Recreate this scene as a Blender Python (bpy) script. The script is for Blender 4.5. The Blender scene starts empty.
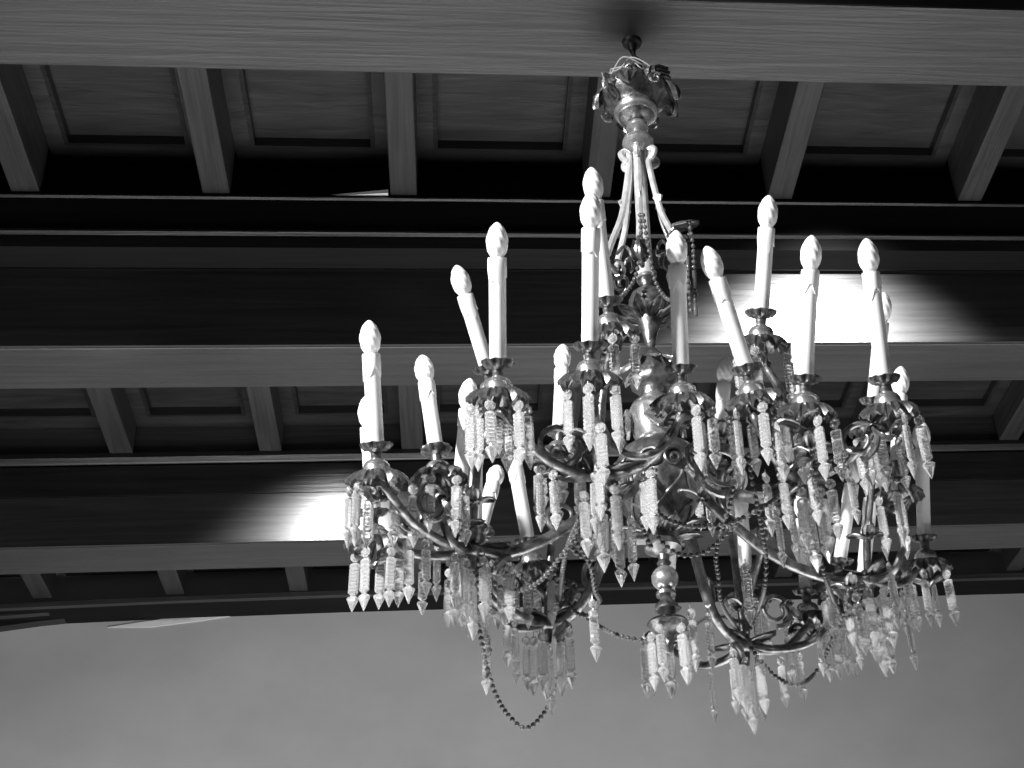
import bpy, math, random
from mathutils import Vector, Matrix
random.seed(7)
S = bpy.context.scene
COL = S.collection
ZC = 1.55                       # camera height above the floor

# ------------------------------------------------------------------ camera
PX, PY, F = 700.0, 318.0, 1560.0
D = Vector((456 - PX, PY - 1370, F)).normalized()
V = Vector((449 - PX, PY + 2000, F)); V = (V - V.dot(D) * D).normalized()
X = V.cross(D)
if X.x < 0: X = -X
cam = bpy.data.cameras.new('camera'); camo = bpy.data.objects.new('camera', cam); COL.objects.link(camo)
cam.sensor_width = 36; cam.sensor_fit = 'HORIZONTAL'; cam.lens = 36 * F / 1024
cam.shift_x = (512 - PX) / 1024; cam.shift_y = (PY - 384) / 1024
M = Matrix(((X.x, X.y, -X.z, 0), (D.x, D.y, -D.z, 0), (V.x, V.y, -V.z, ZC), (0, 0, 0, 1)))
camo.matrix_world = M
cam.clip_start = 0.05; cam.clip_end = 60
S.camera = camo

def ray(px, py):
    c = Vector((px - PX, PY - py, F)); return Vector((c.dot(X), c.dot(D), c.dot(V)))
def atz(px, py, z):             # z measured from the camera height
    r = ray(px, py); r = r * (z / r.z); return Vector((r.x, r.y, r.z + ZC))
def aty(px, py, y):
    r = ray(px, py); r = r * (y / r.y); return Vector((r.x, r.y, r.z + ZC))

def atd(px, py, zc): r = ray(px, py) * (zc / F); return Vector((r.x, r.y, r.z + ZC))

# ------------------------------------------------------------------ world, lights, exposure
S.view_settings.view_transform = 'Standard'; S.view_settings.look = 'None'
S.view_settings.gamma = 1; S.view_settings.exposure = 0.0; S.view_settings.use_curve_mapping = False
w = bpy.data.worlds.new('World'); S.world = w; w.use_nodes = True
w.node_tree.nodes['Background'].inputs[0].default_value = (1, 1, 1, 1)
w.node_tree.nodes['Background'].inputs[1].default_value = 0.12

def area(name, loc, target, sx, sy, power, spread=180):
    l = bpy.data.lights.new(name, 'AREA'); l.shape = 'RECTANGLE'; l.size = sx; l.size_y = sy
    l.energy = power; l.spread = math.radians(spread)
    o = bpy.data.objects.new(name, l); COL.objects.link(o); o.location = loc
    o.rotation_euler = (Vector(target) - Vector(loc)).to_track_quat('-Z', 'Y').to_euler(); return o
def spot(name, loc, target, power, ang, blend=0.5, size=0.05):
    l = bpy.data.lights.new(name, 'SPOT'); l.energy = power; l.spot_size = math.radians(ang)
    l.spot_blend = blend; l.shadow_soft_size = size
    o = bpy.data.objects.new(name, l); COL.objects.link(o); o.location = loc
    o.rotation_euler = (Vector(target) - Vector(loc)).to_track_quat('-Z', 'Y').to_euler(); return o
# added area fill standing in for floor bounce, washing the undersides and the wall
area('floor_bounce_fill', (0.3, 3.95, 0.25), (0.3, 4.0, 4.6), 5.0, 2.7, 190, 150)
spot('wall_fill', (-1.6, 3.6, 0.4), (-0.6, 7.0, 2.6), 290, 66, 1.0, 0.3)  # added unseen spot, grades the wall brighter towards the bottom
# the spotlight that picks out the chandelier from the left
spot('chandelier_spot', (-2.7, -0.1, ZC + 2.42), (0.42, 2.72, ZC + 1.64), 1900, 28, 0.6, 0.10)
# two small spots tucked between the beams, raking the varnished faces
spot('beam_spot_right', (1.29, 3.28, ZC + 3.12), (1.20, 3.80, ZC + 2.50), 620, 74, 1.0, 0.06)
spot('beam_spot_left', (-0.47, 4.70, ZC + 3.00), (-0.45, 5.16, ZC + 2.46), 190, 80, 1.0, 0.06)

# ------------------------------------------------------------------ materials
def mat(name, col, rough=0.6, metal=0.0, trans=0.0, spec=0.5, ior=1.5, coat=0.0):
    m = bpy.data.materials.new(name); m.use_nodes = True
    b = m.node_tree.nodes['Principled BSDF']
    if not isinstance(col, tuple): col = (col, col, col)
    b.inputs['Base Color'].default_value = (*col, 1)
    b.inputs['Roughness'].default_value = rough; b.inputs['Metallic'].default_value = metal
    b.inputs['Transmission Weight'].default_value = trans; b.inputs['IOR'].default_value = ior
    b.inputs['Specular IOR Level'].default_value = spec; b.inputs['Coat Weight'].default_value = coat
    return m
def noisy(m, lo, hi, scale=(1, 1, 1), ns=5, detail=6, bump=0.0, rl=None, rh=None, wave=False):
    nt = m.node_tree; N = nt.nodes; L = nt.links; b = N['Principled BSDF']
    tc = N.new('ShaderNodeTexCoord'); mp = N.new('ShaderNodeMapping'); mp.inputs['Scale'].default_value = scale
    L.new(tc.outputs['Object'], mp.inputs[0])
    n = N.new('ShaderNodeTexNoise'); n.inputs['Scale'].default_value = ns; n.inputs['Detail'].default_value = detail
    n.inputs['Roughness'].default_value = 0.6; n.inputs['Distortion'].default_value = 0.6 if wave else 0.0
    L.new(mp.outputs[0], n.inputs['Vector'])
    r = N.new('ShaderNodeValToRGB'); r.color_ramp.elements[0].position = 0.3; r.color_ramp.elements[1].position = 0.72
    r.color_ramp.elements[0].color = (lo, lo, lo, 1); r.color_ramp.elements[1].color = (hi, hi, hi, 1)
    L.new(n.outputs['Fac'], r.inputs[0])
    if wave:                     # a second, broader patchiness for old wood
        n2 = N.new('ShaderNodeTexNoise'); n2.inputs['Scale'].default_value = 1.6; n2.inputs['Detail'].default_value = 3
        L.new(tc.outputs['Object'], n2.inputs['Vector'])
        mr = N.new('ShaderNodeMapRange'); mr.inputs[1].default_value = 0.3; mr.inputs[2].default_value = 0.7
        mr.inputs[3].default_value = 0.7; mr.inputs[4].default_value = 1.25
        L.new(n2.outputs['Fac'], mr.inputs[0])
        mx = N.new('ShaderNodeMix'); mx.data_type = 'RGBA'; mx.blend_type = 'MULTIPLY'; mx.inputs[0].default_value = 1
        L.new(r.outputs[0], mx.inputs[6]); L.new(mr.outputs[0], mx.inputs[7]); L.new(mx.outputs[2], b.inputs['Base Color'])
    else:
        L.new(r.outputs[0], b.inputs['Base Color'])
    if bump:
        bp = N.new('ShaderNodeBump'); bp.inputs['Strength'].default_value = bump; bp.inputs['Distance'].default_value = 0.01
        L.new(n.outputs['Fac'], bp.inputs['Height']); L.new(bp.outputs[0], b.inputs['Normal'])
    if rl is not None:
        mr = N.new('ShaderNodeMapRange'); mr.inputs[3].default_value = rl; mr.inputs[4].default_value = rh
        L.new(n.outputs['Fac'], mr.inputs[0]); L.new(mr.outputs[0], b.inputs['Roughness'])
    return m
WOOD_X = noisy(mat('beam wood', 0.06, 0.42), 0.024, 0.044, (0.9, 22, 22), 2.6, 9, 0.3, wave=True)
WOOD_Y = noisy(mat('joist wood', 0.06, 0.45), 0.017, 0.040, (22, 0.9, 22), 2.6, 9, 0.3, wave=True)
PANEL = noisy(mat('panel wood', 0.05, 0.5), 0.007, 0.024, (1.6, 9, 9), 2.4, 10, 0.3, wave=True)
VARNISH = noisy(mat('varnished face', 0.05, 0.3, spec=0.6), 0.02, 0.04, (0.8, 20, 20), 2.2, 7, 0.12, wave=True, rl=0.26, rh=0.42)
COVE = noisy(mat('very dark moulding', 0.006, 0.6, spec=0.12), 0.003, 0.007, (0.8, 20, 20), 2.2, 7, 0.15, wave=True)  # very dark tone for the moulding, face board and cornice bands
MOULD = noisy(mat('moulding wood', 0.05, 0.35), 0.008, 0.019, (0.8, 20, 20), 2.2, 7, 0.2, wave=True)
PLASTER = noisy(mat('wall plaster', 0.3, 0.9), 0.38, 0.48, (1, 1, 1.5), 1.3, 6, 0.06)
PATCH = mat('bare pale plaster', 0.72, 0.9)
LATH = mat('pale split wood', 0.8, 0.6)
FLOOR = noisy(mat('floor stone', 0.2, 0.6), 0.15, 0.25, (1, 1, 1), 2)
BRASS = noisy(mat('aged brass', 0.3, 0.3, metal=0.85), 0.07, 0.36, (1, 1, 1), 45, 4, 0.3, 0.26, 0.48)
SILVER = noisy(mat('bright polished brass', 0.6, 0.25, metal=0.85), 0.4, 0.85, (1, 1, 1), 30, 3, 0.12, 0.18, 0.35)
STRAP = noisy(mat('pale gilt strap', 0.8, 0.35, metal=0.5), 0.5, 0.85, (1, 1, 1), 30, 3, 0.08, 0.25, 0.4)
IRON = mat('black iron', 0.01, 0.5, metal=0.5)
WAX = mat('ivory candle tube', 0.85, 0.45)
BULB = mat('opal bulb glass', 0.88, 0.2)
CRYSTAL = mat('cut crystal', 0.9, 0.035, trans=0.76, ior=1.5)
CRYSTAL.node_tree.nodes['Principled BSDF'].inputs['Subsurface Weight'].default_value = 0.0
BEADM = mat('small dark glass bead', 0.09, 0.12)
WIRE = mat('pale electric wire', 0.45, 0.5)

# ------------------------------------------------------------------ mesh helpers
class MB:
    def __init__(s): s.v = []; s.f = []
    def add(s, v, f):
        o = len(s.v); s.v += [tuple(p) for p in v]; s.f += [tuple(i + o for i in q) for q in f]; return s
    def box(s, x0, x1, y0, y1, z0, z1):
        v = [(x, y, z) for z in (z0, z1) for y in (y0, y1) for x in (x0, x1)]
        return s.add(v, [(0, 2, 3, 1), (4, 5, 7, 6), (0, 1, 5, 4), (2, 6, 7, 3), (0, 4, 6, 2), (1, 3, 7, 5)])
    def lathe(s, prof, seg=24, mod=None, c=(0, 0, 0), close=True):
        n = len(prof); v = []
        for i, (r, z) in enumerate(prof):
            for k in range(seg):
                a = 2 * math.pi * k / seg
                rr, zz = (r, z) if mod is None else mod(r, z, a, i)
                v.append((c[0] + rr * math.cos(a), c[1] + rr * math.sin(a), c[2] + zz))
        f = []
        for i in range(n - 1):
            for k in range(seg):
                k2 = (k + 1) % seg
                f.append((i * seg + k, i * seg + k2, (i + 1) * seg + k2, (i + 1) * seg + k))
        if close:
            f.append(tuple(range(seg - 1, -1, -1))); f.append(tuple((n - 1) * seg + k for k in range(seg)))
        return s.add(v, f)
    def tube(s, pts, rad, seg=8, flat=1.0):
        pts = [Vector(p) for p in pts]; n = len(pts)
        if n < 2: return s
        R = rad if callable(rad) else (lambda t: rad)
        t0 = (pts[1] - pts[0]).normalized()
        u = t0.orthogonal().normalized(); v = []
        for i, p in enumerate(pts):
            t = (pts[min(i + 1, n - 1)] - pts[max(i - 1, 0)]).normalized()
            u = (u - u.dot(t) * t)
            u = u.normalized() if u.length > 1e-6 else t.orthogonal().normalized()
            b = t.cross(u); r = R(i / (n - 1))
            for k in range(seg):
                a = 2 * math.pi * k / seg
                v.append(p + u * (math.cos(a) * r) + b * (math.sin(a) * r * flat))
        f = [(i * seg + k, i * seg + (k + 1) % seg, (i + 1) * seg + (k + 1) % seg, (i + 1) * seg + k)
             for i in range(n - 1) for k in range(seg)]
        f.append(tuple(range(seg - 1, -1, -1))); f.append(tuple((n - 1) * seg + k for k in range(seg)))
        return s.add(v, f)
    def ball(s, c, r, seg=8, rings=5, sz=1.0):
        prof = [(max(r * math.sin(math.pi * i / rings), r * 0.02), -r * sz * math.cos(math.pi * i / rings)) for i in range(rings + 1)]
        return s.lathe(prof, seg, None, c)
    def xf(s, m, start=0):
        s.v = s.v[:start] + [tuple(m @ Vector(p)) for p in s.v[start:]]; return s
    def mesh(s, name, m, smooth=True):
        me = bpy.data.meshes.new(name); me.from_pydata(s.v, [], s.f); me.update()
        me.materials.append(m)
        if smooth:
            me.polygons.foreach_set('use_smooth', [True] * len(me.polygons))
            try: me.set_sharp_from_angle(angle=math.radians(42))
            except Exception: pass
        return me
    def build(s, name, m, parent=None, smooth=True):
        return link(name, s.mesh(name, m, smooth), parent)
def link(name, me, parent=None, mw=None):
    o = bpy.data.objects.new(name, me); COL.objects.link(o)
    if mw is not None: o.matrix_world = mw
    if parent:
        o.parent = parent; o.matrix_parent_inverse = Matrix.Identity(4)
        base = WORLD[parent.name] if parent.name in WORLD else Matrix.Identity(4)
        o.matrix_basis = base.inverted() @ (mw if mw is not None else Matrix.Identity(4))
        WORLD[o.name] = mw if mw is not None else Matrix.Identity(4)
    else:
        WORLD[o.name] = mw if mw is not None else Matrix.Identity(4)
    return o
WORLD = {}
def empty(name, loc):
    o = bpy.data.objects.new(name, None); COL.objects.link(o); o.empty_display_size = 0.1
    o.location = loc; WORLD[o.name] = Matrix.Translation(loc); return o
def spline(P, n=10):             # Catmull-Rom through the points
    P = [Vector(p) for p in P]; Q = [P[0] * 2 - P[1]] + P + [P[-1] * 2 - P[-2]]; out = []
    for i in range(1, len(Q) - 2):
        for j in range(n):
            t = j / n; a, b, c, d = Q[i - 1], Q[i], Q[i + 1], Q[i + 2]
            out.append(0.5 * ((2 * b) + (c - a) * t + (2 * a - 5 * b + 4 * c - d) * t * t + (3 * b - a - 3 * c + d) * t ** 3))
    out.append(P[-1]); return out

# ------------------------------------------------------------------ the ceiling
CE = empty('ceiling', (0, 0, ZC + 2.6)); CE['kind'] = 'structure'
X0, X1 = -4.5, 5.0
Z = lambda z: z + ZC
def beam(y0, y1, top):
    mb = MB().box(X0, X1, y0, y1, Z(2.6), Z(top))
    o = mb.build('main_beam', WOOD_X, CE, False)
    b = o.modifiers.new('bevel', 'BEVEL'); b.width = 0.006; b.segments = 2
    return o
beam(-0.10, 0.15, 3.40); beam(1.24, 1.48, 3.40)
bA = beam(2.575, 2.845, 3.40)
bB = beam(4.06, 4.29, 3.42)
bC = beam(5.40, 5.615, 3.42)
# boards and mouldings on the faces of the second and third beams
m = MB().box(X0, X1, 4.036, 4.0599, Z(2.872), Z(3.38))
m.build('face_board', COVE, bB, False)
def mould(prof, name, mt, par, x0=X0, x1=X1):
    n = len(prof); v = [(x0, y, Z(z)) for y, z in prof] + [(x1, y, Z(z)) for y, z in prof]
    f = [(i, (i + 1) % n, n + (i + 1) % n, n + i) for i in range(n)] + [tuple(range(n - 1, -1, -1)), tuple(range(n, 2 * n))]
    return MB().add(v, f).build(name, mt, par, False)
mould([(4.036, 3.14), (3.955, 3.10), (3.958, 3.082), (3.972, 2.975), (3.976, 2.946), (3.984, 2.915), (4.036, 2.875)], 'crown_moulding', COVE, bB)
mould([(3.960, 3.092), (3.951, 3.090), (3.950, 3.084), (3.959, 3.080)], 'moulding_bead', MOULD, bB)
mould([(3.974, 2.968), (3.962, 2.966), (3.960, 2.957), (3.975, 2.953)], 'moulding_bead', MOULD, bB)
mould([(5.3999, 3.00), (5.375, 2.975), (5.372, 2.955), (5.385, 2.94), (5.3999, 2.93)], 'crown_moulding', MOULD, bC)
mould([(5.3999, 2.928), (5.388, 2.926), (5.388, 2.803), (5.3999, 2.800)], 'face_board', MOULD, bC)

MB().box(X0, X1, 4.050, 4.0599, Z(2.603), Z(2.872)).build('varnished_board', VARNISH, bB, False)
MB().box(X0, X1, 5.389, 5.3999, Z(2.603), Z(2.800)).build('varnished_board', VARNISH, bC, False)
# joists
def joist(xr, y0, y1, z, h, wd=0.083):
    mb = MB().box(xr - wd, xr, y0, y1, Z(z), Z(z + h))
    o = mb.build('joist', WOOD_Y, CE, False)
    b = o.modifiers.new('bevel', 'BEVEL'); b.width = 0.004; b.segments = 2
    return o
def xs(mid, sl, sr):                # right-hand edges of the joists, as unevenly spaced as in the room
    return [mid[0] - sl * k for k in range(6, 0, -1)] + mid + [mid[-1] + sr * k for k in range(1, 7)]
R1 = xs([-1.246, -0.685, -0.114, 0.499, 1.097, 1.745], 0.565, 0.60)
R2 = xs([-1.193, -0.649, -0.118, 0.47, 1.07, 1.69, 2.29], 0.545, 0.58)
R3 = xs([-1.774, -1.206, -0.662, -0.118, 0.44, 1.02], 0.56, 0.58)
rows = [ (1.48, 2.576, 3.10, R1), (2.844, 3.97, 3.10, R1),
         (4.289, 5.385, 2.975, R2), (5.614, 6.80, 3.03, R3)]
def coffer(x0, x1, y0, y1, z):
    """a framed, recessed board between two joists: outer frame of rails and stiles, raised bead, sunk panel"""
    fw = 0.085; d = 0.02
    p = MB().box(x0, x1, y0, y1, Z(z + 0.03), Z(z + 0.045)).build('coffer_panel', PANEL, CE, False)
    fr = MB()
    fr.box(x0, x1, y0, y0 + fw, Z(z), Z(z + 0.03)); fr.box(x0, x1, y1 - fw, y1, Z(z), Z(z + 0.03))
    fr.box(x0, x0 + fw * .6, y0 + fw, y1 - fw, Z(z), Z(z + 0.03)); fr.box(x1 - fw * .6, x1, y0 + fw, y1 - fw, Z(z), Z(z + 0.03))
    fr.build('panel_frame', PANEL, p, False)
    bd = MB(); e = 0.008; a0, a1, b0, b1 = x0 + fw * .6, x1 - fw * .6, y0 + fw, y1 - fw
    zz = Z(z - 0.004); zt = Z(z + 0.0299)
    bd.box(a0, a1, b0, b0 + e * 1.6, zz, zt); bd.box(a0, a1, b1 - e * 1.6, b1, zz, zt)
    bd.box(a0, a0 + e * 1.6, b0 + e * 1.6, b1 - e * 1.6, zz, zt); bd.box(a1 - e * 1.6, a1, b0 + e * 1.6, b1 - e * 1.6, zz, zt)
    bd.build('panel_bead', MOULD, p, False)
for y0, y1, z, xl in rows:
    xl = [x for x in xl if X0 < x < X1]
    ht = {3.10: 3.285, 2.975: 3.10, 3.03: 3.22}[z]
    for x in xl: joist(x, y0, y1, z, ht - z + 0.045)
    wy1 = {3.97: 4.036, 5.385: 5.3999, 6.80: 6.98, 2.576: 2.576}[y1]
    for xa, xb in zip(xl, xl[1:]): coffer(xa + 0.0005, xb - 0.0835, y0, wy1, ht)
MB().box(X0, X1, -0.1, 7.1, Z(3.40), Z(3.48)).build('roof_deck', PANEL, CE, False)

# ------------------------------------------------------------------ wall and cornice
NW = 90
def linefn(pts, y):
    Q = [aty(px, py, y) for px, py in pts]; Q = [(q.x, q.z - ZC) for q in Q]
    def f(x):
        if x <= Q[0][0]: a, b = Q[0], Q[1]
        elif x >= Q[-1][0]: a, b = Q[-2], Q[-1]
        else:
            for a, b in zip(Q, Q[1:]):
                if a[0] <= x <= b[0]: break
        z = a[1] + (b[1] - a[1]) * (x - a[0]) / (b[0] - a[0]); return max(z, 2.6)
    return f
zlow = linefn([(0, 632), (40, 626.5), (78, 622.5), (117, 618.5), (141, 613.5), (187, 609.5), (285, 604), (340, 603), (1000, 588)], 6.999)
ztop = linefn([(0, 604), (170, 596.5), (340, 590.5), (700, 581), (1024, 573)], 6.80)
zmid = linefn([(0, 615), (137, 604), (340, 595.5), (700, 586), (1024, 578)], 6.87)
def strip(y, z0f, z1f):
    v = []; f = []
    for i in range(NW + 1):
        x = X0 + (X1 - X0) * i / NW
        v += [(x, y, Z(z0f(x))), (x, y, Z(z1f(x))), (x, 6.999, Z(z1f(x))), (x, 6.999, Z(z0f(x)))]
    for i in range(NW):
        for k in range(4):
            a = i * 4 + k; b = i * 4 + (k + 1) % 4; f.append((a, b, b + 4, a + 4))
    f.append((3, 2, 1, 0)); n = NW * 4; f.append((n, n + 1, n + 2, n + 3))
    return MB().add(v, f)
wl = MB().box(X0, X1, 7.0, 7.12, 0.0, Z(3.30)); wo = wl.build('wall_back', PLASTER); wo['kind'] = 'structure'
fl = MB().box(X0, X1, -4.0, 7.0, -0.1, 0.0).build('floor', FLOOR); fl['kind'] = 'structure'
TR = empty('trim_1', (0, 6.9, Z(3.05))); TR['kind'] = 'structure'
def band(name, mt, y, lo, hi):
    strip(y, lo, hi).build(name, mt, TR, False)
band('cornice_fillet', WOOD_X, 6.80, lambda x: ztop(x) - 0.022, ztop)
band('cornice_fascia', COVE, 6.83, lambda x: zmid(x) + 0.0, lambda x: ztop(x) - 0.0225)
band('cornice_bead', WOOD_X, 6.865, lambda x: zmid(x) - 0.009, lambda x: zmid(x) - 0.0002)
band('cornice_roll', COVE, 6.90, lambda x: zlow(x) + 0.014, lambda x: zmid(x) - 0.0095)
band('cornice_edge', MOULD, 6.94, zlow, lambda x: zlow(x) + 0.0138)
# bare plaster flakes just below the cornice
for q in ([(108, 627), (140, 622), (206, 614), (262, 608), (268, 609), (250, 613), (206, 620), (150, 627)],
          [(158, 616), (190, 612.5), (196, 614), (188, 620), (160, 621)],
          [(262, 609), (300, 603), (322, 608), (296, 612), (272, 612)]):
    P = [aty(px, py, 6.995) for px, py in q]
    n = len(P); v = P + [p + Vector((0, 0.006, 0)) for p in P]
    f = [tuple(range(n)), tuple(range(2 * n - 1, n - 1, -1))] + [(i, n + i, n + (i + 1) % n, (i + 1) % n) for i in range(n)]
    MB().add(v, f).build('plaster_flake', PATCH, wo, False)

# loose lath lying askew on the moulding
lt = MB()
a = aty(303, 197.5, 3.965); b = aty(388, 193.0, 3.94)
v = []
for p, h in ((a, 0.001), (b, 0.014)):
    for dy in (0, 0.03):
        for dz in (0, h): v.append((p.x, p.y + dy, p.z + dz))
lt.add(v, [(0, 1, 3, 2), (4, 6, 7, 5), (0, 4, 5, 1), (2, 3, 7, 6), (0, 2, 6, 4), (1, 5, 7, 3)])
lo = lt.build('loose_lath', LATH, None, False)
lo['label'] = 'thin pale splinter of wood lying loose along the ledge of the middle beam'; lo['category'] = 'splinter'

# ------------------------------------------------------------------ chandelier
def axis(z): return Vector((0.421 - 0.019 * (2.6 - z), 2.716, Z(z)))
CH = empty('chandelier', tuple(axis(2.6)))
CH['label'] = 'large ornate brass chandelier with white candle tubes and hanging crystal prisms'
CH['category'] = 'chandelier'
def part(mb, name, mt, parent=CH, smooth=True): return mb.build(name, mt, parent, smooth)
def L(prof, seg=32, mod=None, close=True):   # lathe about the (slightly leaning) axis; profile in camera-relative z
    mb = MB(); mb.lathe(prof, seg, mod, (0, 0, 0), close)
    mb.v = [(p[0] + axis(p[2]).x, p[1] + 2.716, Z(p[2])) for p in mb.v]; return mb
# hook in the beam
hk = MB(); hp = axis(2.6)
hk.lathe([(0.024, 0), (0.022, -0.008), (0.012, -0.012), (0.008, -0.03)], 16, None, (hp.x, hp.y, hp.z))
hk.tube([hp + Vector((0, 0, -0.03)), hp + Vector((0.003, 0, -0.05)), hp + Vector((0.016, 0, -0.062)), hp + Vector((0.014, 0, -0.085)), hp + Vector((0, 0, -0.095)), hp + Vector((-0.012, 0, -0.085))], 0.006, 8)
ho = hk.build('ceiling_hook', IRON); ho['label'] = 'black iron hook screwed into the underside of the nearest beam'; ho['category'] = 'hook'
# hanging rod from the hook to the canopy
p = axis(2.6)
part(MB().tube([p + Vector((0, 0, -0.078)), axis(2.50), axis(2.40)], 0.008, 8), 'hanging_rod', IRON)

# canopy: bowl with ragged acanthus crown
part(L([(0.012, 2.350), (0.034, 2.358), (0.049, 2.372), (0.052, 2.384), (0.047, 2.388), (0.058, 2.405), (0.074, 2.415), (0.080, 2.432), (0.072, 2.448), (0.03, 2.452), (0.008, 2.47)], 48), 'canopy_bowl', BRASS)
def leaf(base, out, up, length, width, curl, n=9, lobes=3, thick=0.0016):
    """a curled acanthus leaf with scalloped edges and a raised midrib, real thickness"""
    out = Vector(out).normalized(); up = Vector(up).normalized(); side = out.cross(up).normalized()
    pts = []; nrm = []
    ang = 0.0; p = Vector(base)
    for i in range(n + 1):
        d = out * math.sin(ang + 0.35) + up * math.cos(ang + 0.35)
        pts.append(p.copy()); nrm.append(side.cross(d).normalized()); p = p + d * (length / n); ang += curl / n
    v = []; f = []; W = 7
    for s_ in (0, 1):
        for i in range(n + 1):
            t = i / n
            wv = width * (math.sin(math.pi * min(1, t * 0.86 + 0.14)) ** 0.6) * (0.78 + 0.22 * abs(math.cos(math.pi * lobes * t)))
            for k in range(W):
                u = (k / (W - 1)) * 2 - 1
                off = nrm[i] * (0.12 * width * (1 - abs(u)) + 0.05 * width * math.cos(3 * math.pi * u) + (thick if s_ else 0))
                v.append(pts[i] + side * (u * wv / 2) + off)
    o = (n + 1) * W
    for i in range(n):
        for k in range(W - 1):
            a = i * W + k
            f.append((a, a + 1, a + W + 1, a + W)); f.append((o + a, o + a + W, o + a + W + 1, o + a + 1))
    for i in range(n):
        a = i * W; f.append((a, a + W, o + a + W, o + a)); a = i * W + W - 1; f.append((a, o + a, o + a + W, a + W))
    for k in range(W - 1):
        f.append((k, o + k, o + k + 1, k + 1)); a = n * W + k; f.append((a, a + 1, o + a + 1, o + a))
    return v, f
def leafring(z, r, n, length, width, curl, tilt=(0.5, 0.6), name='acanthus_leaf', mt=BRASS, ph=0.0, single=False, parent=CH, jit=0.0):
    allm = MB()
    for k in range(n):
        a = 2 * math.pi * k / n + ph
        o = Vector((math.cos(a), math.sin(a), 0)); b = axis(z) + o * r
        j = 1 + random.uniform(-jit, jit)
        v, f = leaf(b, o + Vector((0, 0, tilt[0] * 0)), (o * tilt[0] + Vector((0, 0, tilt[1]))), length * j, width * j, curl * (1 + random.uniform(-jit, jit)))
        if single: allm.add(v, f)
        else: part(MB().add(v, f), name, mt, parent)
    if single: return part(allm, name, mt, parent)
for k in range(9):               # ragged acanthus crown, tips curling over and down
    a = 2 * math.pi * k / 9 + 0.25; o = Vector((math.cos(a), math.sin(a), 0)); j_ = random.uniform(0.85, 1.15)
    if k % 2 == 0:
        v, f = leaf(axis(2.448) + o * 0.056, Vector((0, 0, -1)), o, 0.078 * j_, 0.070 * j_, 1.5)
    else:
        v, f = leaf(axis(2.415) + o * 0.064, Vector((0, 0, 1)), o, 0.052 * j_, 0.055 * j_, 1.9)
    part(MB().add(v, f), 'canopy_leaf', BRASS)
    t = Vector((-o.y, o.x, 0)); c0 = axis(2.425 + random.uniform(-0.02, 0.012)) + o * 0.090; P = []
    for m_ in range(20):
        th = m_ * 0.42 + k; rr = 0.017 * (1 - m_ / 26); P.append(c0 + (o * 0.4 + t * 0.9) * (rr * math.cos(th)) + Vector((0, 0, rr * math.sin(th))))
    part(MB().tube(P, lambda q_: 0.0034 * (1 - 0.5 * q_), 6), 'canopy_scroll', BRASS)
part(L([(0.030, 2.3605), (0.044, 2.366), (0.0505, 2.372), (0.052, 2.378), (0.049, 2.380)], 40, None, False), 'canopy_plate', SILVER)
for k in range(7):               # tangled supply wires above the canopy
    a0 = random.uniform(0, 6.28); P = []
    for j in range(7):
        a = a0 + j * 0.55; r = 0.05 + 0.035 * random.random()
        P.append(axis(2.45 + random.uniform(-0.012, 0.035)) + Vector((math.cos(a) * r, math.sin(a) * r, 0)))
    part(MB().tube(spline(P, 6), 0.0017, 5), 'supply_wire', WIRE)
cb = MB()
for j in range(5):
    q = axis(2.44 + 0.012 * j) + Vector((0.055 + 0.003 * (j % 2), -0.03, 0)); cb.tube([q + Vector((-0.022, 0, 0)), q + Vector((0, -0.006, 0.004)), q + Vector((0.022, 0, 0))], 0.005, 6)
part(cb, 'wire_bundle', IRON)

# neck, knop and central tube
part(L([(0.010, 2.352), (0.024, 2.340), (0.026, 2.328), (0.014, 2.315), (0.016, 2.305), (0.034, 2.296), (0.037, 2.285), (0.030, 2.274), (0.016, 2.262), (0.014, 2.25)], 32), 'neck_knop', SILVER)
part(L([(0.015, 2.262), (0.015, 1.93), (0.022, 1.925), (0.022, 1.915), (0.013, 1.91)], 24), 'central_tube', STRAP)
for k in range(6):
    a = math.pi / 3 * k + 0.28; o = Vector((math.cos(a), math.sin(a), 0))
    def q(r, z): return axis(z) + o * r
    st = MB()
    st.tube(spline([q(0.030, 2.225), q(0.040, 2.232), q(0.044, 2.243), q(0.036, 2.252), q(0.026, 2.246), q(0.025, 2.225), q(0.029, 2.19), q(0.040, 2.12), q(0.052, 2.06), q(0.075, 1.995), q(0.088, 1.955)], 6), 0.0072, 8)
    cr = q(0.0405, 2.105); st.tube([q(0.034, 2.108), q(0.046, 2.112), q(0.053, 2.106), q(0.050, 2.098), q(0.038, 2.098)], 0.0045, 6)
    so = part(st, 'lyre_strap', STRAP)
    sc = MB()
    sc.tube(spline([q(0.092, 1.955), q(0.100, 1.925), q(0.088, 1.900), q(0.066, 1.898), q(0.052, 1.915), q(0.055, 1.938), q(0.070, 1.944), q(0.076, 1.930), q(0.068, 1.922)], 6), lambda t: 0.006 * (1 - 0.5 * t), 7)
    sc.tube(spline([q(0.066, 1.962), q(0.048, 1.985), q(0.036, 1.975), q(0.034, 1.955), q(0.044, 1.948)], 5), 0.004, 6)
    v, f = leaf(q(0.094, 1.948), o * 0.4 + Vector((0, 0, -0.2)), Vector((0, 0, -1)) - o * 0.3, 0.06, 0.042, -1.6); sc.add(v, f)
    part(sc, 'leaf_scroll', BRASS, so)

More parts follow.
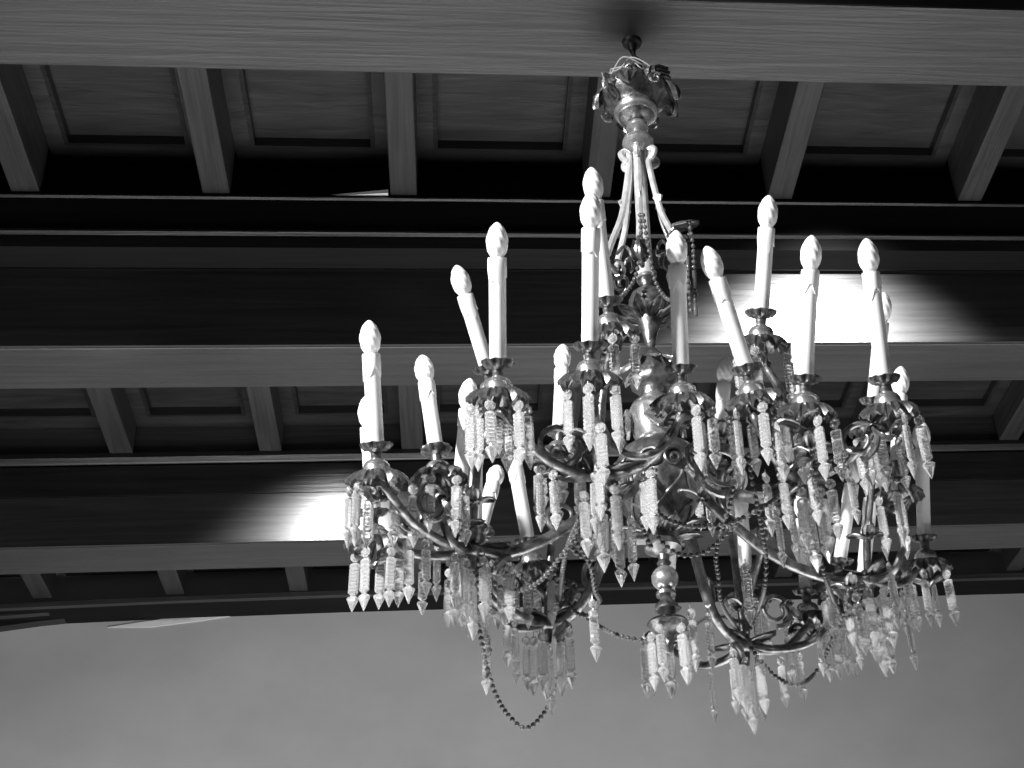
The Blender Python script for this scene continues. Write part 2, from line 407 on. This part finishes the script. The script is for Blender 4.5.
# vases and body down the axis
part(L([(0.012, 1.915), (0.022, 1.905), (0.014, 1.893), (0.014, 1.885), (0.020, 1.880), (0.034, 1.868), (0.041, 1.852), (0.042, 1.838), (0.036, 1.822), (0.022, 1.812), (0.012, 1.80)], 36,
       lambda r, z, a, i: (r * (1 + 0.012 * math.sin(14 * a + z * 300)), z)), 'ball_knop', BRASS)
leafring(1.795, 0.016, 9, 0.052, 0.034, 0.9, (1.0, 0.9), 'collar_leaf', BRASS, 0.1, jit=0.05)
part(L([(0.024, 1.812), (0.024, 1.79), (0.016, 1.77), (0.011, 1.745), (0.011, 1.73), (0.016, 1.722), (0.022, 1.715), (0.033, 1.695), (0.044, 1.672), (0.048, 1.655), (0.045, 1.642), (0.036, 1.632), (0.028, 1.628), (0.026, 1.615), (0.012, 1.61)], 36,
       lambda r, z, a, i: (r * (1 + (0.04 if 5 < i < 11 else 0.0) * math.sin(10 * a)), z)), 'fluted_vase', BRASS)
leafring(1.70, 0.034, 8, 0.04, 0.026, 0.5, (0.5, -0.7), 'vase_leaf', SILVER, 0.0, single=True)
part(L([(0.012, 1.625), (0.022, 1.618), (0.030, 1.608), (0.046, 1.596), (0.054, 1.578), (0.052, 1.555), (0.046, 1.530), (0.040, 1.515), (0.043, 1.51), (0.043, 1.502), (0.036, 1.498)], 40), 'shield_drum', SILVER)
# shields on the drum
for k in range(4):
    a = math.pi / 2 * k - math.pi / 2 - 0.04; o = Vector((math.cos(a), math.sin(a), 0)); t = Vector((-math.sin(a), math.cos(a), 0))
    c = axis(1.548) + o * 0.058
    out = [(-0.027, 0.024), (0, 0.020), (0.027, 0.024), (0.028, -0.004), (0.016, -0.020), (0, -0.031), (-0.016, -0.020), (-0.028, -0.004)]
    sh = MB(); n = len(out)
    vv = [c + t * x + Vector((0, 0, y)) - o * (0.006 * abs(x) / 0.028) + o * (0.10 * y) for x, y in out]
    sh.add(vv + [p + o * 0.006 for p in vv], [tuple(range(n - 1, -1, -1)), tuple(range(n, 2 * n))] + [(i, (i + 1) % n, n + (i + 1) % n, n + i) for i in range(n)])
    so = part(sh, 'shield', SILVER, CH, False)
    mk = MB()
    for x, y, l in ((-0.012, 0.012, .007), (0.0, 0.010, .006), (0.012, 0.012, .007), (-0.009, 0.001, .006), (0.009, 0.001, .006), (0, -0.006, .005), (-0.004, -0.013, .004), (0.005, -0.014, .004)):
        q0 = c + t * x + Vector((0, 0, y)) + o * (0.0065 + 0.1 * y - 0.2 * abs(x)); mk.tube([q0 - t * l * .6 + Vector((0, 0, -l * .3)), q0 + o * 0.001, q0 + t * l * .6 + Vector((0, 0, l * .4))], 0.0019, 5)
    part(mk, 'shield_mark', IRON, so)
# large lower body, pierced scroll work in relief
bodyP = [(0.036, 1.512), (0.052, 1.50), (0.072, 1.485), (0.085, 1.46), (0.088, 1.43), (0.083, 1.40), (0.070, 1.365), (0.052, 1.335), (0.036, 1.31), (0.028, 1.295), (0.020, 1.285)]
part(L(bodyP, 44), 'body_urn', BRASS)
def bodyr(z):
    for (r0, z0), (r1, z1) in zip(bodyP, bodyP[1:]):
        if z0 >= z >= z1: return r0 + (r1 - r0) * (z0 - z) / (z0 - z1)
    return 0.03
for k in range(6):
    a0 = math.pi / 3 * k + 0.5
    sc = MB()
    for sgn in (1, -1):
        P = []
        for j in range(26):
            t = j / 25; th = t * 9.5; rr = 0.024 * (1 - 0.85 * t)
            z = 1.43 + rr * math.sin(th) ; da = sgn * (0.25 + (rr * math.cos(th)) / 0.085)
            r = bodyr(z) + 0.003; P.append(axis(z) + Vector((math.cos(a0 + da) * r, math.sin(a0 + da) * r, 0)))
        sc.tube(P, 0.0035, 6)
        P = []
        for j in range(14):
            t = j / 13; z = 1.405 - 0.09 * t; da = sgn * (0.45 * math.cos(t * 3.0)); r = bodyr(z) + 0.002
            P.append(axis(z) + Vector((math.cos(a0 + da) * r, math.sin(a0 + da) * r, 0)))
        sc.tube(P, 0.003, 6)
    part(sc, 'relief_scroll', BRASS)
leafring(1.300, 0.022, 8, 0.055, 0.034, 1.5, (0.6, 0.25), 'base_leaf', BRASS, 0.2, jit=0.08)
part(L([(0.018, 1.305), (0.034, 1.285), (0.036, 1.275), (0.022, 1.268), (0.012, 1.262), (0.010, 1.252), (0.014, 1.246), (0.009, 1.24), (0.012, 1.236)], 32), 'base_disc', BRASS)
part(MB().ball(tuple(axis(1.215)), 0.026, 20, 12, 0.95), 'finial_ball', SILVER)
part(L([(0.010, 1.192), (0.019, 1.186), (0.019, 1.180), (0.010, 1.176), (0.012, 1.170), (0.022, 1.160), (0.024, 1.150), (0.012, 1.140), (0.010, 1.132), (0.036, 1.128), (0.040, 1.122), (0.030, 1.112), (0.012, 1.10), (0.007, 1.085), (0.010, 1.078), (0.004, 1.066)], 28), 'bottom_finial', BRASS)

# ------- candle lights
CUP_R = 0.027
def scal(n, amp, only=None):
    def m(r, z, a, i):
        if only and i not in only: return r, z
        s = abs(math.cos(n * a / 2)) ** 0.7
        return r * (1 - amp + amp * s), z - (0.0035 * s if r > 0.02 else 0)
    return m
cupP = [(0.009, -0.026), (0.010, -0.013), (0.014, -0.0095), (0.022, -0.006), (0.0292, 0.0015), (0.0300, 0.0050), (0.0270, 0.0035), (0.020, -0.003), (0.014, -0.006), (0.004, -0.006)]
cup_me = MB().lathe(cupP, 56, scal(9, 0.2, (3, 4, 5, 6))).mesh('candle_cup', BRASS)
domeP = [(0.009, -0.024), (0.011, -0.0255), (0.018, -0.029), (0.0225, -0.035), (0.0240, -0.042), (0.024, -0.047), (0.012, -0.050), (0.004, -0.052)]
dome_me = MB().lathe(domeP, 28).mesh('pan_dome', SILVER)
def panmod(r, z, a, i):
    t = max(0, (r - 0.015) / 0.035); s = abs(math.cos(4 * a)) ** 0.6
    return r * (1 - 0.17 * t + 0.17 * t * s), z - 0.010 * t * t * (1 - s) + 0.0025 * t * math.sin(24 * a)
panP = [(0.010, -0.047), (0.024, -0.0445), (0.036, -0.047), (0.047, -0.054), (0.055, -0.062), (0.0535, -0.065), (0.046, -0.0575), (0.035, -0.0505), (0.024, -0.049), (0.008, -0.054)]
pan_me = MB().lathe(panP, 96, panmod).mesh('drip_pan', BRASS)
capP = [(0.022, -0.051), (0.020, -0.060), (0.012, -0.070), (0.009, -0.085), (0.007, -0.085)]
bulbP = [(0.0095, -0.002), (0.0125, 0.004), (0.0158, 0.011), (0.0178, 0.020), (0.0182, 0.027), (0.0172, 0.035), (0.0148, 0.043), (0.0113, 0.050), (0.0070, 0.0555), (0.003, 0.0585), (0.0003, 0.0595)]
def bm(r, z, a, i): return (r * (1 + 0.045 * abs(math.sin(4 * (a + z * 38))) - 0.02 if 1 < i < 9 else r), z)
bp2 = []
for (r0, z0), (r1, z1) in zip(bulbP, bulbP[1:]):
    for j in range(3): bp2.append((r0 + (r1 - r0) * j / 3, z0 + (z1 - z0) * j / 3))
bp2.append(bulbP[-1])
bulb_me = MB().lathe(bp2, 72, lambda r, z, a, i: (r * (1 + (0.085 * abs(math.sin(4 * (a + z * 38))) - 0.045) * (1 if 0.004 < z < 0.052 else 0)), z)).mesh('bulb', BULB)
def sleeve_mesh():
    def m(r, z, a, i):
        if i in (0, 1): return r, z + 0.008 * math.sin(2 * a + 1) + 0.006 * math.sin(5 * a) * (1 if i < 2 else 0)
        return r * (1 + 0.02 * math.sin(5 * a)), z
    return MB().lathe([(0.0143, -0.036), (0.0160, -0.036), (0.0160, -0.02), (0.0158, -0.002), (0.0145, 0.0005), (0.010, 0.0)], 40, m).mesh('wax_sleeve', WAX)
sleeve_me = sleeve_mesh()

CL = [ # id, cup px, cup z, candle-top px (tip of bulb)
 (1, 376, 445, 1.37, 369, 320), (2, 373, 511, 1.34, 367, 395), (3, 436, 450, 1.42, 422, 355), (4, 487, 368, 1.60, 456, 265),
 (5, 498, 362, 1.40, 497, 222), (6, 458, 505, 1.37, 470, 378), (7, 475, 530, 1.33, 475, 412), (8, 480, 532, 1.40, 498, 466),
 (9, 528, 540, 1.38, 509, 432), (10, 559, 431, 1.62, 563, 344), (11, 607, 300, 1.59, 591, 167), (12, 590, 345, 1.40, 591, 192),
 (13, 681, 368, 1.40, 676, 230), (14, 746, 368, 1.40, 706, 246), (15, 719, 448, 1.61, 726, 357), (16, 761, 312, 1.56, 769, 195),
 (17, 805, 378, 1.36, 812, 235), (18, 797, 400, 1.60, 799, 292), (19, 884, 378, 1.36, 866, 238), (20, 874, 400, 1.52, 884, 292),
 (21, 897, 465, 1.44, 901, 366), (22, 746, 570, 1.38, 738, 463), (23, 806, 590, 1.30, 802, 490), (24, 840, 560, 1.35, 856, 456),
 (25, 924, 537, 1.33, 921, 420), (26, 668, 608, 1.33, 671, 505), (27, 862, 585, 1.30, 874, 470)]
LEN = 0.205
cups = {}
prism_spots = []
for (i, x, y, z, tx, ty) in CL:
    b = atz(x, y, z); r = ray(tx, ty); o = Vector((0, 0, ZC)); rd = r.normalized()
    # point on the ray through the tip at LEN from the cup, on the more upright side
    t0 = (b - o).dot(rd); near = o + rd * t0; dd = (near - b).length
    L_ = max(LEN * 0.80, min(LEN, 9))
    if dd < L_:
        h = math.sqrt(L_ * L_ - dd * dd); c1, c2 = near + rd * h, near - rd * h
        tip = c1 if (c1 - b).z > (c2 - b).z else c2
    else: tip = near; L_ = dd
    dv = (tip - b).normalized()
    # keep the lean believable
    up = Vector((0, 0, 1))
    q = up.rotation_difference(dv)
    mw = Matrix.Translation(b) @ q.to_matrix().to_4x4()
    lean = Matrix.Translation(b) @ up.rotation_difference(up.lerp(dv, 0.6).normalized()).to_matrix().to_4x4()
    tl = L_ - 0.0595
    co = link('candle_cup', cup_me, CH, lean)
    link('pan_dome', dome_me, co, lean)
    po = link('drip_pan', pan_me, CH, lean)
    tb = MB().lathe([(0.0143, -0.002), (0.0143, tl), (0.0135, tl + 0.0005)], 28).mesh('candle_tube', WAX)
    to = link('candle_tube', tb, CH, mw)
    top = mw @ Matrix.Translation((0, 0, tl))
    link('wax_sleeve', sleeve_me, to, top @ Matrix.Rotation(random.uniform(0, 6), 4, 'Z'))
    link('bulb', bulb_me, to, top)
    cups[i] = (b, lean)
    ns = 6
    ph = random.uniform(0, 1)
    for k in range(ns):
        if random.random() < 0.22: continue
        a = 2 * math.pi * (k + ph) / ns
        pp = lean @ Vector((0.0475 * math.cos(a), 0.0475 * math.sin(a), -0.066)); prism_spots.append((pp, 1.0))
        # (each prism hangs by a short wire from the pan's edge)

# ------- arms
J = {'a': (472, 548), 'b': (548, 622), 'c': (600, 475), 'd': (803, 478), 'e': (868, 578), 'f': (745, 645)}
JZ = {'a': 1.27, 'b': 1.22, 'c': 1.27, 'd': 1.27, 'e': 1.25, 'f': 1.19}
GR = {'a': (1, 2, 3, 4), 'b': (6, 7, 8, 9, 10), 'c': (5, 12, 13, 11), 'd': (14, 17, 19, 16), 'e': (20, 21, 25, 27), 'f': (22, 23, 26, 15, 24, 18)}
def armtube(P, r0, r1, name, parent=CH, n=9):
    path = spline(P, n)
    mb = MB(); mb.tube(path, lambda t: r0 + (r1 - r0) * t, 10)
    # a raised bead running along the top of the casting
    mb.tube([p + Vector((0, 0, (r0 + (r1 - r0) * k / (len(path) - 1)) * 0.95)) for k, p in enumerate(path)], lambda t: (r0 + (r1 - r0) * t) * 0.33, 6)
    return part(mb, name, BRASS, parent), path
garland_nodes = {}
for g, (jx, jy) in J.items():
    j = atz(jx, jy, JZ[g]); ax = axis(1.36); o = (j - ax); o.z = 0; R = o.length; o.normalize()
    garland_nodes[g] = j
    P = [axis(1.43) + o * 0.070, axis(1.375) + o * 0.115, axis(JZ[g] + 0.045) + o * (0.115 + (R - 0.115) * 0.35),
         axis(JZ[g] + 0.0) + o * (0.115 + (R - 0.115) * 0.72), j]
    P[2].z = j.z + 0.035; P[3].z = j.z - 0.008
    P[3].x = ax.x + o.x * (0.115 + (R - 0.115) * 0.72); P[3].y = ax.y + o.y * (0.115 + (R - 0.115) * 0.72)
    ao, path = armtube(P, 0.0115, 0.010, 'main_arm')
    # scroll that curls back on top of the arm near the body
    t = Vector((-o.y, o.x, 0))
    m1 = P[2]; cc = m1 + Vector((0, 0, 0.035)) - o * 0.01
    sp = []
    for k in range(30):
        th = -1.6 + k * 0.26; rr = 0.036 * (1 - k / 36)
        sp.append(cc + o * (rr * math.cos(th)) + Vector((0, 0, rr * math.sin(th))))
    part(MB().tube(sp, lambda t_: 0.006 * (1 - 0.5 * t_), 7), 'arm_scroll', BRASS, ao)
    # leaf sheath and boss at the junction
    lm = MB()
    for dv in (o * 1.0, -o * 1.0, t, -t):
        v, f = leaf(j + Vector((0, 0, -0.004)), dv, Vector((0, 0, 0.35)) + dv * 0.9, 0.058, 0.036, 1.4); lm.add(v, f)
    v, f = leaf(P[3] + Vector((0, 0, -0.01)), o, Vector((0, 0, -0.5)) + o * 0.5, 0.05, 0.034, -0.9); lm.add(v, f)
    part(lm, 'junction_leaf', BRASS, ao)
    part(MB().ball(tuple(j), 0.019, 16, 9), 'junction_boss', BRASS, ao)
    part(MB().tube([j, j + Vector((0, 0, -0.03)), j + Vector((0, 0, -0.045))], lambda t_: 0.010 * (1 - 0.5 * t_), 8), 'junction_drop', BRASS, ao)
    for ci in GR[g]:
        b, lean = cups[ci]
        end = lean @ Vector((0, 0, -0.055)); low = lean @ Vector((0, 0, -0.085))
        hd = Vector((b.x - j.x, b.y - j.y, 0)); dist = hd.length; hdir = hd.normalized() if dist > 1e-4 else o
        dz = b.z - j.z
        if dist < 0.06:
            P2 = [j, j + Vector((0, 0, dz * 0.3)), low, end]
        else:
            dip = j.z + (0.012 if dz > 0.2 else -0.018)
            P2 = [j, j + hdir * dist * 0.28 + Vector((0, 0, dip - j.z)), j + hdir * dist * 0.62 + Vector((0, 0, dip - j.z + 0.006)),
                  j + hdir * dist * 0.94 + Vector((0, 0, max(0.028, dz * 0.25))), low + hdir * 0.008, end]
            if dz > 0.2:
                P2 = [j, j + hdir * dist * 0.15 + Vector((0, 0, dz * 0.25)), j + hdir * dist * 0.5 + Vector((0, 0, dz * 0.5)), low, end]
        bo, path2 = armtube(P2, 0.0085, 0.0068, 'branch_arm', CH, 8)
        # curl under the pan
        q0 = low; sp = []
        for k in range(22):
            th = 3.3 - k * 0.27; rr = 0.021 * (1 - k / 27)
            sp.append(q0 - hdir * 0.020 + hdir * (rr * math.cos(th)) + Vector((0, 0, rr * math.sin(th) + 0.0)))
        part(MB().tube(sp, lambda t_: 0.0045 * (1 - 0.5 * t_), 6), 'branch_curl', BRASS, bo)
        lm = MB(); v, f = leaf(low + Vector((0, 0, -0.02)), hdir, Vector((0, 0, 1)) + hdir * 0.3, 0.04, 0.03, 1.3); lm.add(v, f)
        v, f = leaf(low + Vector((0, 0, -0.02)), -hdir, Vector((0, 0, 1)) - hdir * 0.3, 0.04, 0.03, 1.3); lm.add(v, f)
        if ci in cups: part(lm, 'branch_leaf', BRASS, bo)
        if dist > 0.09 and dz < 0.25:
            m_ = path2[len(path2) // 3]; prism_spots.append((m_ + Vector((0, 0, -0.008)), 0.9))
    for k in range(5):
        a = 2 * math.pi * k / 5 + 0.5
        prism_spots.append((j + Vector((0.03 * math.cos(a), 0.03 * math.sin(a), -0.022 - 0.004 * (k % 2))), 1.05))
    prism_spots.append((j + Vector((0, 0, -0.045)), 1.1))
    prism_spots.append((P[3] + Vector((0, 0, -0.014)), 1.0))
for k in range(5):
    a = 2 * math.pi * k / 5 + 0.3
    prism_spots.append((axis(1.118) + Vector((0.034 * math.cos(a), 0.034 * math.sin(a), 0)), 0.95))

def loop(px, py, zc, r, turns, tilt, name='arm_loop'):
    c = atd(px, py, zc); u = Vector((math.cos(tilt), math.sin(tilt), 0)); P = []
    for k in range(34):
        th = -0.5 * math.pi + turns * 2 * math.pi * k / 33; rr = r * (1 - 0.55 * k / 33)
        P.append(c + u * (rr * math.cos(th)) + Vector((0, 0, rr * math.sin(th))))
    mb = MB().tube(P, lambda t: 0.0062 * (1 - 0.45 * t), 8)
    v, f = leaf(P[-1], u, Vector((0, 0, 1)), 0.03, 0.03, 2.0); mb.add(v, f)
    v, f = leaf(P[8], u, Vector((0, 0, -1)), 0.04, 0.03, 1.2); mb.add(v, f)
    return part(mb, name, BRASS)
loop(557, 445, 2.66, 0.042, 1.35, 0.2); part(MB().tube(spline([atd(603, 428, 2.6), atd(612, 444, 2.6), atd(632, 456, 2.6), atd(655, 453, 2.6), atd(672, 436, 2.62), atd(680, 414, 2.64)], 8), 0.0062, 8), 'arm_loop', BRASS)
loop(430, 505, 2.78, 0.030, 1.4, 0.4)
loop(722, 470, 2.66, 0.048, -1.3, 0.1); loop(858, 440, 2.66, 0.038, 1.3, -0.5); loop(560, 590, 3.12, 0.034, 1.3, 0.5)
loop(410, 520, 2.84, 0.032, -1.3, 0.3); loop(775, 610, 3.1, 0.036, 1.3, 0.2); loop(695, 460, 2.72, 0.035, 1.2, 0.8)
# leaf sprays along the stems, as on the casting
for px, py, zc in ((590, 440, 2.62), (604, 452, 2.62), (575, 470, 2.68), (548, 464, 2.7), (803, 430, 2.62), (812, 452, 2.62), (790, 470, 2.66), (475, 505, 2.86), (462, 530, 2.86),
                   (560, 478, 2.75), (836, 470, 2.7), (868, 540, 2.98), (850, 590, 2.98), (742, 610, 3.14), (556, 600, 3.18), (720, 440, 2.75), (700, 500, 2.8), (615, 500, 2.75)):
    lm = MB(); a = random.uniform(0, 6.28)
    for k in range(3):
        dv = Vector((math.cos(a + 2.1 * k), math.sin(a + 2.1 * k), 0)); v, f = leaf(atd(px, py, zc), dv, Vector((0, 0, 0.8)) + dv * 0.4, 0.042, 0.028, 1.7, lobes=4); lm.add(v, f)
    part(lm, 'stem_leaf', BRASS)
# ------- crystal prisms: hook wire, octagonal bead, notched bar, spear point
def prism_mesh():
    mb = MB(); st = [(-0.0275, 0.6), (-0.030, 1.0)]
    z = -0.030
    rings = []                                  # (half width, half depth, z)
    rings.append((0.0045, 0.003, -0.0278)); rings.append((0.0090, 0.0042, -0.0305))
    for k in range(8):
        zt = -0.0325 - k * 0.0072
        rings += [(0.0092, 0.0042, zt), (0.0092, 0.0042, zt - 0.0048), (0.0080, 0.0038, zt - 0.0056), (0.0080, 0.0038, zt - 0.0062)]
    zb = rings[-1][2]
    rings += [(0.0045, 0.003, zb - 0.003), (0.0040, 0.003, zb - 0.005), (0.0100, 0.0062, zb - 0.009), (0.0106, 0.0065, zb - 0.012), (0.0006, 0.0005, zb - 0.037)]
    v = []; f = []
    for hw, hd, zz in rings:
        for x, y in ((-1, -0.45), (-0.55, -1), (0.55, -1), (1, -0.45), (1, 0.45), (0.55, 1), (-0.55, 1), (-1, 0.45)):
            v.append((x * hw, y * hd, zz))
    n = len(rings)
    for i in range(n - 1):
        for k in range(8):
            k2 = (k + 1) % 8; f.append((i * 8 + k, (i + 1) * 8 + k, (i + 1) * 8 + k2, i * 8 + k2))
    f.append(tuple(range(8))); f.append(tuple((n - 1) * 8 + k for k in range(7, -1, -1)))
    return mb.add(v, f)
def bead_mb():
    mb = MB(); v = []; f = []
    prof = [(0.0045, 0.0040), (0.0098, 0.0), (0.0045, -0.0040)]
    for r, y in prof:
        for k in range(8):
            a = math.pi / 4 * (k + 0.5); v.append((r * math.cos(a), y, -0.0155 + r * 1.08 * math.sin(a)))
    for i in range(2):
        for k in range(8):
            k2 = (k + 1) % 8; f.append((i * 8 + k, i * 8 + k2, (i + 1) * 8 + k2, (i + 1) * 8 + k))
    f.append(tuple(range(7, -1, -1))); f.append(tuple(16 + k for k in range(8)))
    mb.add(v, f)
    return mb
pm = prism_mesh(); prism_me = pm.mesh('prism', CRYSTAL, False)
bmb = bead_mb(); bead_me = bmb.mesh('prism_bead', CRYSTAL, False)
wm = MB().tube([(0, 0, 0.002), (0, 0, -0.007)], 0.0009, 5); wm.tube([(0, 0, -0.024), (0, 0, -0.029)], 0.0009, 5)
wire_me = wm.mesh('prism_wire', BRASS)
def depth_of(p): return p.dot(Vector((X.z, D.z, V.z)))
for px, py, zc in ((592, 596, 2.92), (526, 634, 3.20), (487, 632, 2.98), (644, 634, 3.0), (690, 606, 2.95), (409, 536, 2.85), (355, 484, 2.80),
                   (650, 464, 2.62), (829, 476, 2.70), (893, 478, 2.75), (905, 606, 3.0), (888, 560, 2.95), (600, 420, 2.55), (594, 470, 2.60),
                   (540, 470, 2.72), (630, 512, 2.70), (617, 520, 2.68), (708, 610, 3.0), (665, 600, 2.98), (735, 420, 2.68), (765, 470, 2.72), (745, 560, 2.9)):
    prism_spots.append((atd(px, py, zc), 1.0))
def inframe(p):
    c = p - Vector((0, 0, ZC)); c = Vector((c.dot(Vector((X.x, D.x, V.x))), c.dot(Vector((X.y, D.y, V.y))), c.dot(Vector((X.z, D.z, V.z))))); return PX + F * c.x / c.z, PY - F * c.y / c.z, c.z
items = []
prism_spots = [q for q in prism_spots if inframe(q[0])[0] > 350 and not (646 < inframe(q[0])[0] < 676 and 392 < inframe(q[0])[1] < 425 and inframe(q[0])[2] < 2.9)]
for p, s in prism_spots:
    m = Matrix.Translation(p) @ Matrix.Rotation(random.uniform(-0.9, 0.9) + (math.pi if random.random() < .5 else 0), 4, 'Z') @ Matrix.Rotation(random.uniform(-0.03, 0.03), 4, 'Y') @ Matrix.Diagonal((s, s, s * random.uniform(0.95, 1.06), 1))
    items.append((depth_of(p - Vector((0, 0, ZC))), m))
items.sort(key=lambda q: q[0])
rest = MB()
for i, (d_, m) in enumerate(items):
    if i < 100:
        po = link('crystal_prism', prism_me, CH, m); link('octagonal_bead', bead_me, po, m); link('wire_link', wire_me, po, m)
    else:
        for src in (pm, bmb, wm):
            rest.add([m @ Vector(p) for p in src.v], src.f)
ro = part(rest, 'crystal_prisms', CRYSTAL, CH, False); ro['kind'] = 'stuff'

# ------- bead garlands
def chain(P, name='bead_garland', r=0.0050, n=12):
    path = spline(P, n); mb = MB(); acc = 0; step = r * 2.55; last = path[0]; 
    mb.ball(tuple(last), r, 8, 5)
    for a, b in zip(path, path[1:]):
        seg = (b - a).length; pos = 0
        while acc + (seg - pos) >= step:
            pos += step - acc; acc = 0; mb.ball(tuple(a.lerp(b, min(1, pos / seg))), r, 8, 5)
        acc += seg - pos
    mb.tube(path, 0.0009, 4)
    return part(mb, name, BEADM)
def pz(pts): return [atd(*p) for p in pts]
n_ = garland_nodes
def dpt(k): return depth_of(n_[k] - Vector((0, 0, ZC)))
da, db, dc, dd_, de, df = [dpt(k) for k in 'abcdef']
chain(pz([(470, 545, da), (476, 600, da), (484, 655, da + .02), (497, 697, da + .05), (512, 719, da + .08), (527, 728, db - .12), (544, 713, db - .08), (555, 688, db - .04), (562, 650, db - .01), (566, 620, db)]))
chain(pz([(566, 596, db), (585, 616, db - .02), (612, 633, 2.95), (645, 640, 2.92), (680, 633, 2.95), (712, 616, df - .08), (740, 622, df)]))
chain(pz([(655, 470, 2.85), (657, 510, 2.8), (680, 524, 2.75), (706, 526, 2.7), (735, 521, 2.66), (765, 506, 2.64), (798, 482, dd_)]))
chain(pz([(650, 520, 2.9), (662, 542, 2.88), (682, 555, 2.86), (705, 552, 2.84), (722, 538, 2.82), (740, 520, 2.8)]))
chain(pz([(472, 550, da), (484, 572, da), (502, 588, da), (522, 590, da - .04), (541, 580, da - .08), (558, 560, da - .12), (575, 535, 2.75), (598, 482, dc)]))
chain(pz([(575, 540, 2.76), (590, 565, 2.8), (595, 590, 2.85), (600, 600, 2.9)]))
chain(pz([(745, 640, df), (757, 656, df - .03), (775, 676, df - .08), (797, 685, df - .12), (816, 672, de + .1), (832, 640, de + .05), (845, 610, de), (866, 580, de)]))
chain(pz([(806, 500, dd_), (817, 545, dd_ + .05), (826, 580, dd_ + .1), (838, 610, de), (848, 618, de), (858, 600, de), (866, 580, de)]))
chain(pz([(749, 455, 2.75), (752, 480, 2.75), (756, 500, 2.75), (762, 530, 2.8), (766, 560, 2.85), (764, 590, 2.9), (757, 612, df - .05), (745, 640, df)]))
chain(pz([(735, 470, 2.75), (731, 500, 2.78), (722, 530, 2.82), (716, 556, 2.86), (718, 575, 2.9), (722, 605, 2.95), (738, 630, df)]))
chain(pz([(598, 480, dc), (590, 500, 2.7), (578, 522, 2.76), (568, 545, 2.85), (562, 575, 2.95), (560, 600, db)]))
chain(pz([(462, 500, da), (466, 520, da), (470, 545, da)]))
chain(pz([(640, 215, 3.28), (641, 235, 3.28), (640, 255, 3.28), (634, 280, 3.26), (622, 296, 3.2), (610, 303, 3.1)]))
chain(pz([(643, 215, 3.26), (647, 240, 3.26), (651, 260, 3.26), (655, 280, 3.24), (664, 296, 3.2), (674, 302, 3.15)]))
chain(pz([(690, 224, 3.40), (688, 245, 3.40), (688, 268, 3.24), (689, 290, 3.23), (691, 312, 3.22)]), r=0.0050)
chain(pz([(689, 222, 3.27), (693, 245, 3.27), (694, 268, 3.26), (695, 290, 3.40), (696, 315, 3.24)]), r=0.0050)
chain(pz([(562, 575, db), (566, 596, db), (575, 612, db - .05), (590, 615, db - .1), (600, 600, 2.9)]))
chain(pz([(570, 545, 2.78), (580, 556, 2.8), (590, 548, 2.76), (597, 530, 2.7), (600, 500, dc)]))
chain(pz([(648, 480, 2.84), (644, 500, 2.84), (642, 520, 2.84), (645, 535, 2.86), (652, 548, 2.88)]))
chain(pz([(803, 490, dd_), (790, 500, dd_ + .02), (776, 510, dd_ + .05), (764, 520, 2.76)]))
chain(pz([(480, 556, da), (477, 600, da), (487, 640, da), (491, 655, da)]))
# small leaf plate that carries the two loose strands
v, f = leaf(atd(672, 228, 3.27), Vector((1, 0, 0.1)), Vector((1, 0, 0.3)), 0.045, 0.04, 0.8)
lp = MB().add(v, f); lp.tube(spline([axis(2.02) + Vector((0.07, 0, 0)), atd(668, 236, 3.28), atd(674, 228, 3.27)], 5), 0.004, 6)
part(lp, 'side_leaf', BRASS)
